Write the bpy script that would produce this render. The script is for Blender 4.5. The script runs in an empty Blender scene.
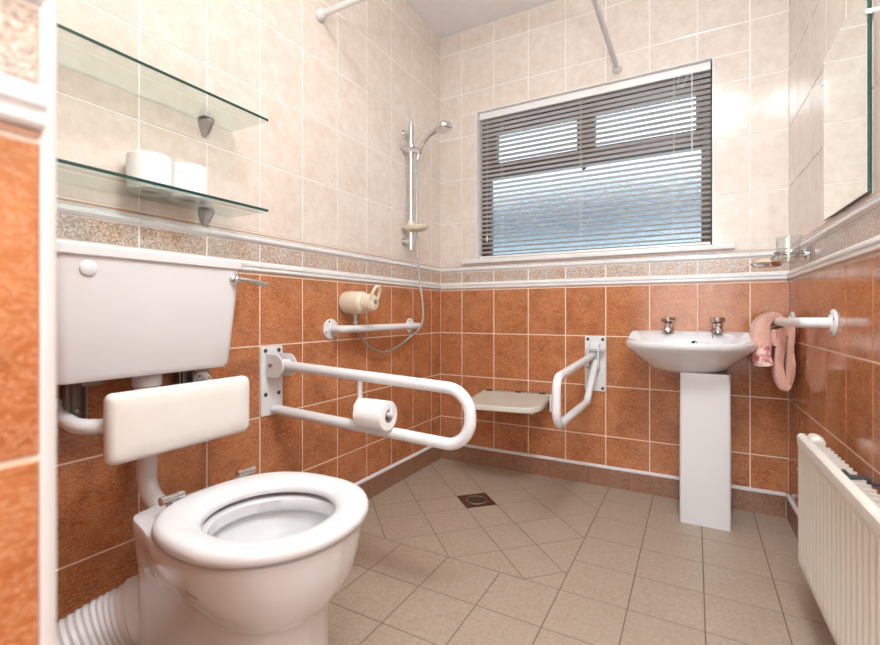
import bpy, bmesh, math, random
from mathutils import Vector, Matrix
random.seed(7)
PI = math.pi
SC = bpy.context.scene
COL = SC.collection

# ------------------------------------------------------------------ camera, sky, lights, exposure
YAW = 0.5054
cam_d = bpy.data.cameras.new('camera')
cam = bpy.data.objects.new('camera', cam_d)
COL.objects.link(cam)
cam.location = (0, 0, 0.862)
cam.rotation_euler = (PI / 2, 0, YAW)
cam_d.sensor_width = 36
cam_d.lens = 36 * 460.13 / 880
cam_d.shift_y = -9.04 / 880
cam_d.clip_start = 0.02
cam_d.dof.use_dof = True
cam_d.dof.focus_distance = 1.9
cam_d.dof.aperture_fstop = 3.6
SC.camera = cam

world = bpy.data.worlds.new('world')
SC.world = world
world.use_nodes = True
wb = world.node_tree.nodes['Background']
wb.inputs['Color'].default_value = (0.78, 0.90, 0.98, 1)
wb.inputs['Strength'].default_value = 1.5

def area_light(name, loc, rot, size, power, color=(1, 1, 1), size_y=None):
    d = bpy.data.lights.new(name, 'AREA')
    d.energy = power
    d.color = color
    if size_y:
        d.shape = 'RECTANGLE'
        d.size = size
        d.size_y = size_y
    else:
        d.shape = 'DISK'
        d.size = size
    o = bpy.data.objects.new(name, d)
    COL.objects.link(o)
    o.location = loc
    o.rotation_euler = rot
    return o

area_light('ceiling_lamp_light', (0.06, 0.62, 2.420), (0, 0, 0), 0.52, 25, (0.86, 0.94, 1.0))
# added fill light behind the camera, an invented source that softens the shadows
area_light('added_rear_fill', (-0.02, -0.95, 1.25), (PI / 2, 0, 0), 0.8, 18, (0.86, 0.94, 1.0), 1.9)
# made-up lamp aimed up, added to brighten the ceiling and soften the room
area_light('added_bounce_fill', (0.02, -0.30, 1.45), (PI - 0.25, 0, 0), 0.25, 32, (0.86, 0.94, 1.0))

SC.view_settings.view_transform = 'Standard'
SC.view_settings.look = 'None'
SC.view_settings.exposure = 0.06
SC.view_settings.gamma = 1
SC.view_settings.use_curve_mapping = False

# ------------------------------------------------------------------ materials
def new_mat(name):
    m = bpy.data.materials.new(name)
    m.use_nodes = True
    return m, m.node_tree.nodes, m.node_tree.links, m.node_tree.nodes['Principled BSDF']

def plain(name, col, rough=0.4, metal=0.0, spec=0.5, var=0.03, coat=0.0, scale=8.0):
    m, N, L, b = new_mat(name)
    b.inputs['Roughness'].default_value = rough
    b.inputs['Metallic'].default_value = metal
    b.inputs['Specular IOR Level'].default_value = spec
    b.inputs['Coat Weight'].default_value = coat
    tc = N.new('ShaderNodeTexCoord')
    n = N.new('ShaderNodeTexNoise')
    n.inputs['Scale'].default_value = scale
    n.inputs['Detail'].default_value = 4
    L.new(tc.outputs['Object'], n.inputs['Vector'])
    r = N.new('ShaderNodeValToRGB')
    r.color_ramp.elements[0].position = 0.3
    r.color_ramp.elements[1].position = 0.7
    r.color_ramp.elements[0].color = (*[c * (1 - var) for c in col], 1)
    r.color_ramp.elements[1].color = (*[min(1, c * (1 + var)) for c in col], 1)
    L.new(n.outputs['Fac'], r.inputs['Fac'])
    L.new(r.outputs['Color'], b.inputs['Base Color'])
    return m

def ramp(N, stops):
    r = N.new('ShaderNodeValToRGB')
    el = r.color_ramp.elements
    el[0].position, el[0].color = stops[0][0], (*stops[0][1], 1)
    el[1].position, el[1].color = stops[-1][0], (*stops[-1][1], 1)
    for p, c in stops[1:-1]:
        e = el.new(p)
        e.color = (*c, 1)
    return r

def island_noise(N, L, scale, detail, rough=0.6, dist=0.0, k=37.0, squash=None):
    """noise in object space with a different slice for every tile"""
    tc = N.new('ShaderNodeTexCoord')
    g = N.new('ShaderNodeNewGeometry')
    mu = N.new('ShaderNodeMath')
    mu.operation = 'MULTIPLY'
    mu.inputs[1].default_value = k
    L.new(g.outputs['Random Per Island'], mu.inputs[0])
    n = N.new('ShaderNodeTexNoise')
    n.noise_dimensions = '4D'
    n.inputs['Scale'].default_value = scale
    n.inputs['Detail'].default_value = detail
    n.inputs['Roughness'].default_value = rough
    n.inputs['Distortion'].default_value = dist
    vec = tc.outputs['Object']
    if squash:
        mp = N.new('ShaderNodeMapping')
        mp.inputs['Rotation'].default_value = (0, squash[0], 0)
        mp.inputs['Scale'].default_value = squash[1]
        L.new(vec, mp.inputs['Vector'])
        vec = mp.outputs['Vector']
    L.new(vec, n.inputs['Vector'])
    L.new(mu.outputs[0], n.inputs['W'])
    return n, g

def mixcol(N, L, a, b, fac, mode='MIX'):
    m = N.new('ShaderNodeMix')
    m.data_type = 'RGBA'
    m.blend_type = mode
    for sock, v in ((m.inputs[6], a), (m.inputs[7], b), (m.inputs[0], fac)):
        if isinstance(v, (int, float)):
            sock.default_value = v
        elif isinstance(v, tuple):
            sock.default_value = (*v, 1)
        else:
            L.new(v, sock)
    return m.outputs[2]

def orange_tile():
    m, N, L, b = new_mat('terracotta_marbled_tile')
    n1, g = island_noise(N, L, 9, 6, 0.65, 0.6, 41)
    r1 = ramp(N, [(0.28, (0.31, 0.090, 0.028)), (0.46, (0.44, 0.142, 0.047)), (0.58, (0.50, 0.178, 0.064)), (0.74, (0.60, 0.255, 0.108))])
    L.new(n1.outputs['Fac'], r1.inputs['Fac'])
    n2, _ = island_noise(N, L, 30, 4, 0.72, 2.0, 63, (0.7, (1.0, 1.0, 2.4)))
    a = N.new('ShaderNodeMath'); a.operation = 'SUBTRACT'; a.inputs[1].default_value = 0.5
    L.new(n2.outputs['Fac'], a.inputs[0])
    ab = N.new('ShaderNodeMath'); ab.operation = 'ABSOLUTE'
    L.new(a.outputs[0], ab.inputs[0])
    r2 = ramp(N, [(0.0, (0.85, 0.85, 0.85)), (0.032, (0.0, 0.0, 0.0))])
    L.new(ab.outputs[0], r2.inputs['Fac'])
    c = mixcol(N, L, r1.outputs['Color'], (0.72, 0.40, 0.235), r2.outputs['Color'])
    # grey-brown smudges in some tiles
    n3, _ = island_noise(N, L, 14, 3, 0.5, 0.3, 17)
    r3 = ramp(N, [(0.50, (0, 0, 0)), (0.74, (0.4, 0.4, 0.4))])
    L.new(n3.outputs['Fac'], r3.inputs['Fac'])
    c = mixcol(N, L, c, (0.22, 0.105, 0.05), r3.outputs['Color'])
    L.new(c, b.inputs['Base Color'])
    b.inputs['Roughness'].default_value = 0.12
    return m

def light_tile():
    m, N, L, b = new_mat('cream_mottled_tile')
    n1, g = island_noise(N, L, 26, 6, 0.7, 0.2, 41)
    r1 = ramp(N, [(0.32, (0.69, 0.588, 0.51)), (0.5, (0.745, 0.66, 0.587)), (0.68, (0.79, 0.725, 0.67))])
    L.new(n1.outputs['Fac'], r1.inputs['Fac'])
    n2, _ = island_noise(N, L, 5, 3, 0.5, 0.0, 21)
    r2 = ramp(N, [(0.35, (0.97, 0.95, 0.93)), (0.65, (1.0, 1.0, 1.0))])
    L.new(n2.outputs['Fac'], r2.inputs['Fac'])
    L.new(mixcol(N, L, r1.outputs['Color'], r2.outputs['Color'], 1.0, 'MULTIPLY'), b.inputs['Base Color'])
    b.inputs['Roughness'].default_value = 0.13
    return m

def speckle_tile(name, cols, scale=170, rough=0.3, patch=(1.0, 0.80, 0.66)):
    m, N, L, b = new_mat(name)
    n1, g = island_noise(N, L, scale, 3, 0.7, 0.0, 29)
    r1 = ramp(N, cols)
    L.new(n1.outputs['Fac'], r1.inputs['Fac'])
    n2, _ = island_noise(N, L, 12, 3, 0.5, 0.0, 11)
    r2 = ramp(N, [(0.4, (1, 1, 1)), (0.66, patch)])
    L.new(n2.outputs['Fac'], r2.inputs['Fac'])
    L.new(mixcol(N, L, r1.outputs['Color'], r2.outputs['Color'], 1.0, 'MULTIPLY'), b.inputs['Base Color'])
    b.inputs['Roughness'].default_value = rough
    return m

M = {}
M['orange'] = orange_tile()
M['cream'] = light_tile()
M['speckle'] = speckle_tile('granite_speckle_border', [(0.34, (0.23, 0.195, 0.165)), (0.46, (0.45, 0.375, 0.325)), (0.54, (0.62, 0.525, 0.46)), (0.66, (0.80, 0.74, 0.695))], 210)
M['skirt'] = speckle_tile('brown_speckled_skirting', [(0.3, (0.20, 0.108, 0.068)), (0.5, (0.32, 0.178, 0.118)), (0.7, (0.44, 0.265, 0.185))], 150, 0.35)
M['floor'] = speckle_tile('beige_floor_tile', [(0.3, (0.37, 0.292, 0.222)), (0.5, (0.43, 0.345, 0.268)), (0.7, (0.485, 0.395, 0.312))], 90, 0.42, (0.97, 0.95, 0.93))
M['grout'] = plain('peach_grout', (0.88, 0.72, 0.58), 0.7)
M['grout_white'] = plain('white_grout', (0.90, 0.87, 0.83), 0.7)
M['grout_floor'] = plain('dark_floor_grout', (0.20, 0.15, 0.11), 0.8)
M['moulding'] = plain('white_glazed_moulding', (0.80, 0.79, 0.785), 0.15)
M['pencil'] = plain('peach_pencil_tile', (0.62, 0.38, 0.27), 0.25)
M['ceiling'] = plain('ceiling_paint', (0.84, 0.80, 0.795), 0.8)
M['plaster'] = plain('white_plaster', (0.8, 0.79, 0.77), 0.6)
M['ceramic'] = plain('white_glazed_ceramic', (0.785, 0.79, 0.805), 0.10, var=0.01, coat=0.3)
M['plastic'] = plain('white_plastic', (0.78, 0.79, 0.81), 0.28, var=0.01)
M['white_metal'] = plain('white_coated_metal', (0.785, 0.79, 0.80), 0.3, var=0.01)
M['vinyl'] = plain('off_white_vinyl', (0.86, 0.84, 0.79), 0.42, var=0.02)
M['cream_plastic'] = plain('cream_plastic', (0.78, 0.70, 0.55), 0.3)
M['seat_cream'] = plain('pale_cream_plastic', (0.62, 0.585, 0.51), 0.4)
M['chrome'] = plain('chrome', (0.72, 0.72, 0.73), 0.12, 1.0)
M['grey_metal'] = plain('dull_zinc', (0.33, 0.31, 0.29), 0.45, 0.8)
M['steel'] = plain('brushed_bracket_metal', (0.46, 0.455, 0.45), 0.4, 0.75)
M['screw'] = plain('dark_screw', (0.10, 0.09, 0.08), 0.4, 0.7)
M['black'] = plain('dark_cavity', (0.02, 0.018, 0.016), 0.6)
M['drain'] = plain('stained_brown_metal', (0.14, 0.065, 0.042), 0.4, 0.5, var=0.3, scale=60)
M['paper'] = plain('soft_white_paper', (0.88, 0.87, 0.86), 0.9)
M['card'] = plain('grey_cardboard', (0.42, 0.37, 0.32), 0.9)
M['frame'] = plain('brown_window_frame', (0.085, 0.04, 0.028), 0.4)
M['slat'] = plain('pale_grey_blind_slat', (0.80, 0.795, 0.78), 0.4)
M['rad'] = plain('cream_radiator_enamel', (0.80, 0.765, 0.69), 0.32, var=0.01)
M['dark_plastic'] = plain('dark_grey_plastic', (0.045, 0.048, 0.055), 0.45)
M['soap'] = plain('cream_soap', (0.75, 0.58, 0.38), 0.5)
M['red_mark'] = plain('faded_red_print', (0.35, 0.10, 0.07), 0.5)
M['rod'] = plain('off_white_rod', (0.74, 0.72, 0.70), 0.35)
M['slate'] = plain('grey_blue_slate', (0.10, 0.145, 0.19), 0.6, var=0.2)
M['render'] = plain('pale_blue_render', (0.60, 0.72, 0.78), 0.8)

def glass_mat(name, col, rough, bump=0.0, scale=60, ior=1.45):
    m, N, L, b = new_mat(name)
    b.inputs['Base Color'].default_value = (*col, 1)
    b.inputs['Transmission Weight'].default_value = 1
    b.inputs['Roughness'].default_value = rough
    b.inputs['IOR'].default_value = ior
    tc = N.new('ShaderNodeTexCoord')
    n = N.new('ShaderNodeTexNoise')
    n.inputs['Scale'].default_value = scale
    n.inputs['Detail'].default_value = 2
    L.new(tc.outputs['Object'], n.inputs['Vector'])
    bp = N.new('ShaderNodeBump')
    bp.inputs['Strength'].default_value = bump
    bp.inputs['Distance'].default_value = 0.01
    L.new(n.outputs['Fac'], bp.inputs['Height'])
    if bump > 0:
        L.new(bp.outputs['Normal'], b.inputs['Normal'])
    return m

def shelf_glass(name='clear_green_tinted_glass', tint=(0.90, 0.95, 0.925, 1), base=0.10):
    # clear sheet: lets light and view through with a faint green tint, glossy by Fresnel
    m, N, L, b = new_mat(name)
    N.remove(b)
    out = N['Material Output']
    t = N.new('ShaderNodeBsdfTransparent'); t.inputs['Color'].default_value = tint
    g = N.new('ShaderNodeBsdfGlossy'); g.inputs['Roughness'].default_value = 0.03
    lw = N.new('ShaderNodeLayerWeight'); lw.inputs['Blend'].default_value = 0.5
    pw = N.new('ShaderNodeMath'); pw.operation = 'POWER'; pw.inputs[1].default_value = 4.0
    L.new(lw.outputs['Facing'], pw.inputs[0])
    ma = N.new('ShaderNodeMath'); ma.operation = 'MULTIPLY_ADD'; ma.inputs[1].default_value = 0.80; ma.inputs[2].default_value = base
    L.new(pw.outputs[0], ma.inputs[0])
    mx = N.new('ShaderNodeMixShader')
    L.new(ma.outputs[0], mx.inputs[0]); L.new(t.outputs[0], mx.inputs[1]); L.new(g.outputs[0], mx.inputs[2])
    L.new(mx.outputs[0], out.inputs['Surface'])
    return m

M['shelf_glass'] = shelf_glass()
M['glass_edge'] = plain('dark_green_glass_edge', (0.012, 0.055, 0.04), 0.1)
M['obscure'] = glass_mat('obscure_glass', (0.95, 0.98, 1.0), 0.07, 0.12, 160)
M['tumbler'] = shelf_glass('clear_tumbler_glass', (0.95, 0.965, 0.955, 1), 0.06)

def mirror_mat():
    m, N, L, b = new_mat('mirror_silver')
    b.inputs['Base Color'].default_value = (0.88, 0.92, 0.89, 1)
    b.inputs['Metallic'].default_value = 1
    b.inputs['Roughness'].default_value = 0.01
    n = N.new('ShaderNodeTexNoise'); n.inputs['Scale'].default_value = 2
    r = ramp(N, [(0.3, (0.87, 0.91, 0.88)), (0.7, (0.89, 0.93, 0.90))])
    L.new(n.outputs['Fac'], r.inputs['Fac']); L.new(r.outputs['Color'], b.inputs['Base Color'])
    return m
M['mirror'] = mirror_mat()

def lamp_mat():
    m, N, L, b = new_mat('opal_lamp_glass')
    b.inputs['Base Color'].default_value = (0.9, 0.9, 0.88, 1)
    b.inputs['Emission Color'].default_value = (1, 0.96, 0.9, 1)
    b.inputs['Emission Strength'].default_value = 6
    return m
M['lamp'] = lamp_mat()

def towel_mat():
    m, N, L, b = new_mat('pink_terry_towel')
    tc = N.new('ShaderNodeTexCoord')
    n = N.new('ShaderNodeTexNoise'); n.inputs['Scale'].default_value = 220; n.inputs['Detail'].default_value = 2
    L.new(tc.outputs['Object'], n.inputs['Vector'])
    r = ramp(N, [(0.3, (0.76, 0.39, 0.30)), (0.7, (0.92, 0.58, 0.48))])
    L.new(n.outputs['Fac'], r.inputs['Fac'])
    L.new(r.outputs['Color'], b.inputs['Base Color'])
    bp = N.new('ShaderNodeBump'); bp.inputs['Strength'].default_value = 0.6; bp.inputs['Distance'].default_value = 0.004
    L.new(n.outputs['Fac'], bp.inputs['Height']); L.new(bp.outputs['Normal'], b.inputs['Normal'])
    b.inputs['Roughness'].default_value = 0.95
    b.inputs['Sheen Weight'].default_value = 0.3
    return m
M['towel'] = towel_mat()

def band_mat():
    m, N, L, b = new_mat('pink_flower_border')
    tc = N.new('ShaderNodeTexCoord')
    v = N.new('ShaderNodeTexNoise'); v.inputs['Scale'].default_value = 42; v.inputs['Detail'].default_value = 3; v.inputs['Distortion'].default_value = 1.2
    L.new(tc.outputs['Object'], v.inputs['Vector'])
    r = ramp(N, [(0.36, (0.55, 0.13, 0.16)), (0.46, (0.78, 0.36, 0.33)), (0.54, (0.90, 0.62, 0.54)), (0.66, (0.95, 0.80, 0.74))])
    L.new(v.outputs['Fac'], r.inputs['Fac'])
    L.new(r.outputs['Color'], b.inputs['Base Color'])
    b.inputs['Roughness'].default_value = 0.95
    return m
M['band'] = band_mat()

# ------------------------------------------------------------------ mesh helpers
class MB:
    def __init__(self):
        self.bm = bmesh.new()
        self.mats = []
    def mi(self, m):
        if m not in self.mats:
            self.mats.append(m)
        return self.mats.index(m)
    def face(self, vs, m):
        try:
            f = self.bm.faces.new(vs)
            f.material_index = self.mi(m)
            return f
        except ValueError:
            return None
    def box(self, a, b, m, fr=None):
        xs, ys, zs = zip(a, b)
        x0, x1 = min(xs), max(xs); y0, y1 = min(ys), max(ys); z0, z1 = min(zs), max(zs)
        P = [(x0, y0, z0), (x1, y0, z0), (x1, y1, z0), (x0, y1, z0), (x0, y0, z1), (x1, y0, z1), (x1, y1, z1), (x0, y1, z1)]
        if fr:
            P = [fr(*p) for p in P]
        v = [self.bm.verts.new(p) for p in P]
        for q in ((0, 3, 2, 1), (4, 5, 6, 7), (0, 1, 5, 4), (1, 2, 6, 5), (2, 3, 7, 6), (3, 0, 4, 7)):
            self.face([v[i] for i in q], m)
        return self
    def loft(self, secs, m, cap0=True, cap1=True, closed=True):
        rings = [[self.bm.verts.new(p) for p in s] for s in secs]
        n = len(rings[0])
        for a, b in zip(rings, rings[1:]):
            for i in range(n if closed else n - 1):
                j = (i + 1) % n
                self.face([a[i], a[j], b[j], b[i]], m)
        if cap0: self.face(list(reversed(rings[0])), m)
        if cap1: self.face(rings[-1], m)
        return self
    def tube(self, path, r, m, seg=14, closed=False, caps=True):
        P = [Vector(p) for p in path]
        n = len(P)
        R = r if isinstance(r, (list, tuple)) else [r] * n
        T = []
        for i in range(n):
            if closed:
                t = P[(i + 1) % n] - P[i - 1]
            else:
                t = P[min(i + 1, n - 1)] - P[max(i - 1, 0)]
            T.append(t.normalized())
        up = Vector((0, 0, 1)) if abs(T[0].z) < 0.9 else Vector((1, 0, 0))
        nrm = (up - T[0] * up.dot(T[0])).normalized()
        rings = []
        for i in range(n):
            nrm = (nrm - T[i] * nrm.dot(T[i])).normalized()
            bi = T[i].cross(nrm)
            rings.append([P[i] + (nrm * math.cos(2 * PI * k / seg) + bi * math.sin(2 * PI * k / seg)) * R[i] for k in range(seg)])
        if closed:
            rings.append(rings[0])
            vr = [[self.bm.verts.new(p) for p in s] for s in rings[:-1]]
            vr.append(vr[0])
            for a, b in zip(vr, vr[1:]):
                for i in range(seg):
                    self.face([a[i], a[(i + 1) % seg], b[(i + 1) % seg], b[i]], m)
        else:
            self.loft(rings, m, caps, caps)
        return self
    def lathe(self, prof, m, origin, axis=(0, 0, 1), seg=24, cap0=True, cap1=True):
        """prof: list of (radius, height along axis)"""
        q = Vector((0, 0, 1)).rotation_difference(Vector(axis).normalized())
        o = Vector(origin)
        secs = []
        for r, h in prof:
            r = max(r, 1e-4)
            secs.append([o + q @ Vector((r * math.cos(2 * PI * k / seg), r * math.sin(2 * PI * k / seg), h)) for k in range(seg)])
        return self.loft(secs, m, cap0, cap1)
    def build(self, name, parent=None, loc=None, angle=35, bevel=0):
        bmesh.ops.recalc_face_normals(self.bm, faces=self.bm.faces[:])
        if bevel:
            ed = [e for e in self.bm.edges if len(e.link_faces) == 2 and e.calc_face_angle(0) > 0.6]
            bmesh.ops.bevel(self.bm, geom=ed, offset=bevel, segments=2, profile=0.6, affect='EDGES')
        off = Vector(loc) if loc else (Vector(ROOT_LOC[parent.name]) if parent else Vector((0, 0, 0)))
        bmesh.ops.translate(self.bm, verts=self.bm.verts[:], vec=-off)
        me = bpy.data.meshes.new(name)
        self.bm.to_mesh(me)
        self.bm.free()
        for mm in self.mats:
            me.materials.append(M[mm])
        for p in me.polygons:
            p.use_smooth = True
        me.set_sharp_from_angle(angle=math.radians(angle))
        o = bpy.data.objects.new(name, me)
        COL.objects.link(o)
        if parent:
            o.parent = parent
            ROOT_LOC[o.name] = off
        else:
            o.location = off
            ROOT_LOC[o.name] = off
        return o

ROOT_LOC = {}

def thing(name, loc, label, cat, group=None):
    o = bpy.data.objects.new(name, None)
    o.empty_display_size = 0.05
    COL.objects.link(o)
    o.location = loc
    ROOT_LOC[o.name] = Vector(loc)
    tag(o, label, cat, group)
    return o

def tag(o, label, cat, group=None):
    o['label'] = label
    o['category'] = cat
    if group:
        o['group'] = group
    return o

def struct(o):
    o['kind'] = 'structure'
    return o

def copy_tree(o, loc, label, group=None):
    c = o.copy()
    COL.objects.link(c)
    c.location = loc
    c['label'] = label
    def rec(src, dst):
        for ch in list(src.children):
            d = ch.copy()
            COL.objects.link(d)
            d.parent = dst
            rec(ch, d)
    rec(o, c)
    return c

def rrect(hx, hy, r, n=5):
    pts = []
    for cx, cy, a0 in ((hx - r, hy - r, 0), (-hx + r, hy - r, PI / 2), (-hx + r, -hy + r, PI), (hx - r, -hy + r, 1.5 * PI)):
        for k in range(n + 1):
            a = a0 + PI / 2 * k / n
            pts.append((cx + r * math.cos(a), cy + r * math.sin(a)))
    return pts

def catmull(P, n, closed=False):
    P = [Vector(p) for p in P]
    out = []
    cnt = len(P)
    segs = cnt if closed else cnt - 1
    for i in range(segs):
        if closed:
            a, b, c, d = P[i - 1], P[i], P[(i + 1) % cnt], P[(i + 2) % cnt]
        else:
            a, b, c, d = P[max(i - 1, 0)], P[i], P[i + 1], P[min(i + 2, cnt - 1)]
        for k in range(n):
            t = k / n
            out.append(0.5 * ((2 * b) + (c - a) * t + (2 * a - 5 * b + 4 * c - d) * t * t + (3 * b - a - 3 * c + d) * t ** 3))
    if not closed:
        out.append(P[-1])
    return out

def fillet(P, r, n=8):
    """polyline with rounded corners; r one radius or one per inner corner"""
    P = [Vector(p) for p in P]
    out = [P[0]]
    for i in range(1, len(P) - 1):
        rr = r[i - 1] if isinstance(r, (list, tuple)) else r
        a = (P[i - 1] - P[i]); b = (P[i + 1] - P[i])
        la, lb = a.length, b.length
        a.normalize(); b.normalize()
        ang = a.angle(b)
        d = min(rr / math.tan(ang / 2), la * 0.49, lb * 0.49)
        p0, p1 = P[i] + a * d, P[i] + b * d
        for k in range(n + 1):
            t = k / n
            # rational quadratic = circular arc
            w = math.sin(ang / 2)
            den = (1 - t) ** 2 + 2 * w * t * (1 - t) + t * t
            out.append((p0 * (1 - t) ** 2 + P[i] * 2 * w * t * (1 - t) + p1 * t * t) / den)
    out.append(P[-1])
    return out

# ------------------------------------------------------------------ tiled surfaces
def clip(poly, x0, y0, x1, y1):
    def cut(pts, ins, inter):
        out = []
        for i in range(len(pts)):
            a, b = pts[i - 1], pts[i]
            ia, ib = ins(a), ins(b)
            if ib:
                if not ia: out.append(inter(a, b))
                out.append(b)
            elif ia:
                out.append(inter(a, b))
        return out
    def ix(x): return lambda a, b: (x, a[1] + (b[1] - a[1]) * (x - a[0]) / (b[0] - a[0]))
    def iy(y): return lambda a, b: (a[0] + (b[0] - a[0]) * (y - a[1]) / (b[1] - a[1]), y)
    for ins, it in ((lambda p: p[0] >= x0, ix(x0)), (lambda p: p[0] <= x1, ix(x1)), (lambda p: p[1] >= y0, iy(y0)), (lambda p: p[1] <= y1, iy(y1))):
        if len(poly) < 3: return []
        poly = cut(poly, ins, it)
    return poly

def inset(poly, d):
    n = len(poly)
    out = []
    for i in range(n):
        p0, p, p2 = Vector(poly[i - 1]), Vector(poly[i]), Vector(poly[(i + 1) % n])
        e1, e2 = (p - p0), (p2 - p)
        if e1.length < 1e-6 or e2.length < 1e-6: return None
        e1.normalize(); e2.normalize()
        n1, n2 = Vector((-e1.y, e1.x)), Vector((-e2.y, e2.x))
        k = 1 + n1.dot(n2)
        if k < 0.15: return None
        out.append(tuple(p + (n1 + n2) * (d / k)))
    return out

def parea(p):
    return 0.5 * sum(p[i - 1][0] * p[i][1] - p[i][0] * p[i - 1][1] for i in range(len(p)))

def dedupe(p):
    out = []
    for q in p:
        if not out or (Vector(q) - Vector(out[-1])).length > 1e-5: out.append(q)
    if len(out) > 1 and (Vector(out[0]) - Vector(out[-1])).length < 1e-5: out.pop()
    return out

def tile_poly(mb, poly, fr, m, gap=0.004, h=0.0015, ch=0.0012):
    """a raised tile with softened edges on frame fr(u, v, n)"""
    poly = dedupe(poly)
    if len(poly) < 3: return
    if parea(poly) < 0: poly = poly[::-1]
    if parea(poly) < 2e-5: return
    a = inset(poly, gap / 2)
    b = inset(poly, gap / 2 + ch) if a else None
    if not a or not b or parea(b) <= 1e-6: return
    v0 = [mb.bm.verts.new(fr(p[0], p[1], 0.0)) for p in a]
    v1 = [mb.bm.verts.new(fr(p[0], p[1], h * 0.7)) for p in a]
    v2 = [mb.bm.verts.new(fr(p[0], p[1], h)) for p in b]
    n = len(a)
    for i in range(n):
        j = (i + 1) % n
        mb.face([v0[i], v0[j], v1[j], v1[i]], m)
        mb.face([v1[i], v1[j], v2[j], v2[i]], m)
    mb.face(v2, m)

def minus(rect, hole):
    x0, y0, x1, y1 = rect
    if not hole: return [rect]
    a0, b0, a1, b1 = hole
    if a0 >= x1 or a1 <= x0 or b0 >= y1 or b1 <= y0: return [rect]
    out = []
    if b0 > y0: out.append((x0, y0, x1, b0))
    if b1 < y1: out.append((x0, b1, x1, y1))
    m0, m1 = max(y0, b0), min(y1, b1)
    if a0 > x0: out.append((x0, m0, a0, m1))
    if a1 < x1: out.append((a1, m0, x1, m1))
    return out

ZD = 0.998           # foot of the border
ZL = 1.142           # first pale tile course
ROW = 0.2495
CEIL = 2.505
SK = 0.098
WT = 0.12            # wall thickness

def tiled_wall(name, fr, u0, u1, g0, hole=None, skirt=True, slab=True):
    """fr(u,v,n) frame; tiles 0.2 wide with a joint at g0"""
    mb = MB()
    for r in minus((u0, 0, u1, CEIL), hole):
        for (va, vb, gm) in ((0, ZD, 'grout'), (ZD, CEIL, 'grout_white')):
            lo, hi = max(r[1], va), min(r[3], vb)
            if hi - lo > 1e-4:
                mb.box((r[0], lo, -WT), (r[2], hi, 0), gm, fr)
    us = []
    k = math.floor((u0 - g0) / 0.2)
    while g0 + 0.2 * k < u1:
        a, b = max(u0, g0 + 0.2 * k), min(u1, g0 + 0.2 * (k + 1))
        if b - a > 0.006: us.append((a, b))
        k += 1
    rows = []
    z = ZD
    while z > SK:
        rows.append((max(SK, z - ROW), z, 'orange', 0.0052)); z -= ROW
    z = ZL
    while z < CEIL:
        rows.append((z, min(CEIL, z + ROW), 'cream', 0.0046)); z += ROW
    rows.append((1.040, 1.104, 'speckle', 0.006))
    for a, b in us:
        for (z0, z1, m, gap) in rows:
            if z1 - z0 < 0.01: continue
            for r in minus((a, z0, b, z1), hole):
                if r[2] - r[0] > 0.012 and r[3] - r[1] > 0.012:
                    tile_poly(mb, [(r[0], r[1]), (r[2], r[1]), (r[2], r[3]), (r[0], r[3])], fr, m, gap)
    # moulded strips of the border: (z, projection) profiles run along the wall, one length per tile
    def strip(prof, m, skip=None):
        for a, b in us:
            g = 0.0006
            A = [fr(a + g, zz, nn) for zz, nn in prof]
            B = [fr(b - g, zz, nn) for zz, nn in prof]
            mb.loft([A, B], m)
    strip([(1.000, 0.0), (1.000, 0.002), (1.0045, 0.003), (1.0045, 0.0)], 'pencil')
    strip([(1.0065, 0), (1.0065, .006), (1.010, .009), (1.015, .009), (1.0175, .006), (1.020, .006), (1.024, .011), (1.031, .011), (1.035, .006), (1.0385, .004), (1.0385, 0)], 'moulding')
    strip([(1.1055, 0), (1.1055, .004), (1.109, .007), (1.113, .011), (1.120, .011), (1.124, .006), (1.127, .006), (1.129, .009), (1.132, .006), (1.132, 0)], 'moulding')
    strip([(1.134, 0.0), (1.134, 0.003), (1.1395, 0.003), (1.1395, 0.0)], 'pencil')
    return struct(mb.build(name, angle=8))

XL, YB = -1.3316, 2.4127
XR = 0.349
TR = -0.0196
dR = Vector((TR, 1.0)).normalized()          # direction of the right wall, towards the back
nR = Vector((-dR.y, dR.x))                    # its normal, into the room
def f_left(u, v, n): return (XL + n, u, v)
def f_back(u, v, n): return (u, YB - n, v)
def f_right(u, v, n):
    d = (u - YB)
    return (XR + dR.x * d + nR.x * n, YB + dR.y * d + nR.y * n, v)
XN, YN = -0.454, 0.168
def f_nib(u, v, n): return (XN + n, u, v)
def f_nibfront(u, v, n): return (u, YN + n, v)
YE = -1.15

WIN = (-1.093, 1.172, 0.070, 2.014)
tiled_wall('wall_left', f_left, YN, YB, 2.3037)
tiled_wall('wall_back', f_back, XL, XR, -1.1883, WIN)
tiled_wall('wall_right', f_right, YE, YB, 2.2389)
tiled_wall('wall_partition', f_nib, YE, YN - 0.001, YN + 0.002)
tiled_wall('wall_partition_front', f_nibfront, XL, XN - 0.02, XN)
mb = MB()
mb.box((XN - 0.1, YE - 0.1, 0), (0.55, YE, CEIL), 'plaster')
struct(mb.build('wall_entrance'))

# rounded white edging down the outer corner of the partition
mb = MB()
pts = []
for k in range(9):
    a = PI / 2 * k / 8
    pts.append((XN - 0.006 + 0.0085 * math.cos(a), YN - 0.003 + 0.0135 * math.sin(a)))
pts += [(XN - 0.02, YN + 0.0105), (XN - 0.02, YN - 0.003)]
mb.loft([[(p[0], p[1], z) for p in pts] for z in (0.0, CEIL)], 'moulding')
struct(mb.build('trim_1'))

# ceiling
mb = MB()
mb.box((XL - 0.12, YE - 0.1, CEIL), (0.56, YB + 0.12, CEIL + 0.1), 'ceiling')
struct(mb.build('ceiling'))

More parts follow.
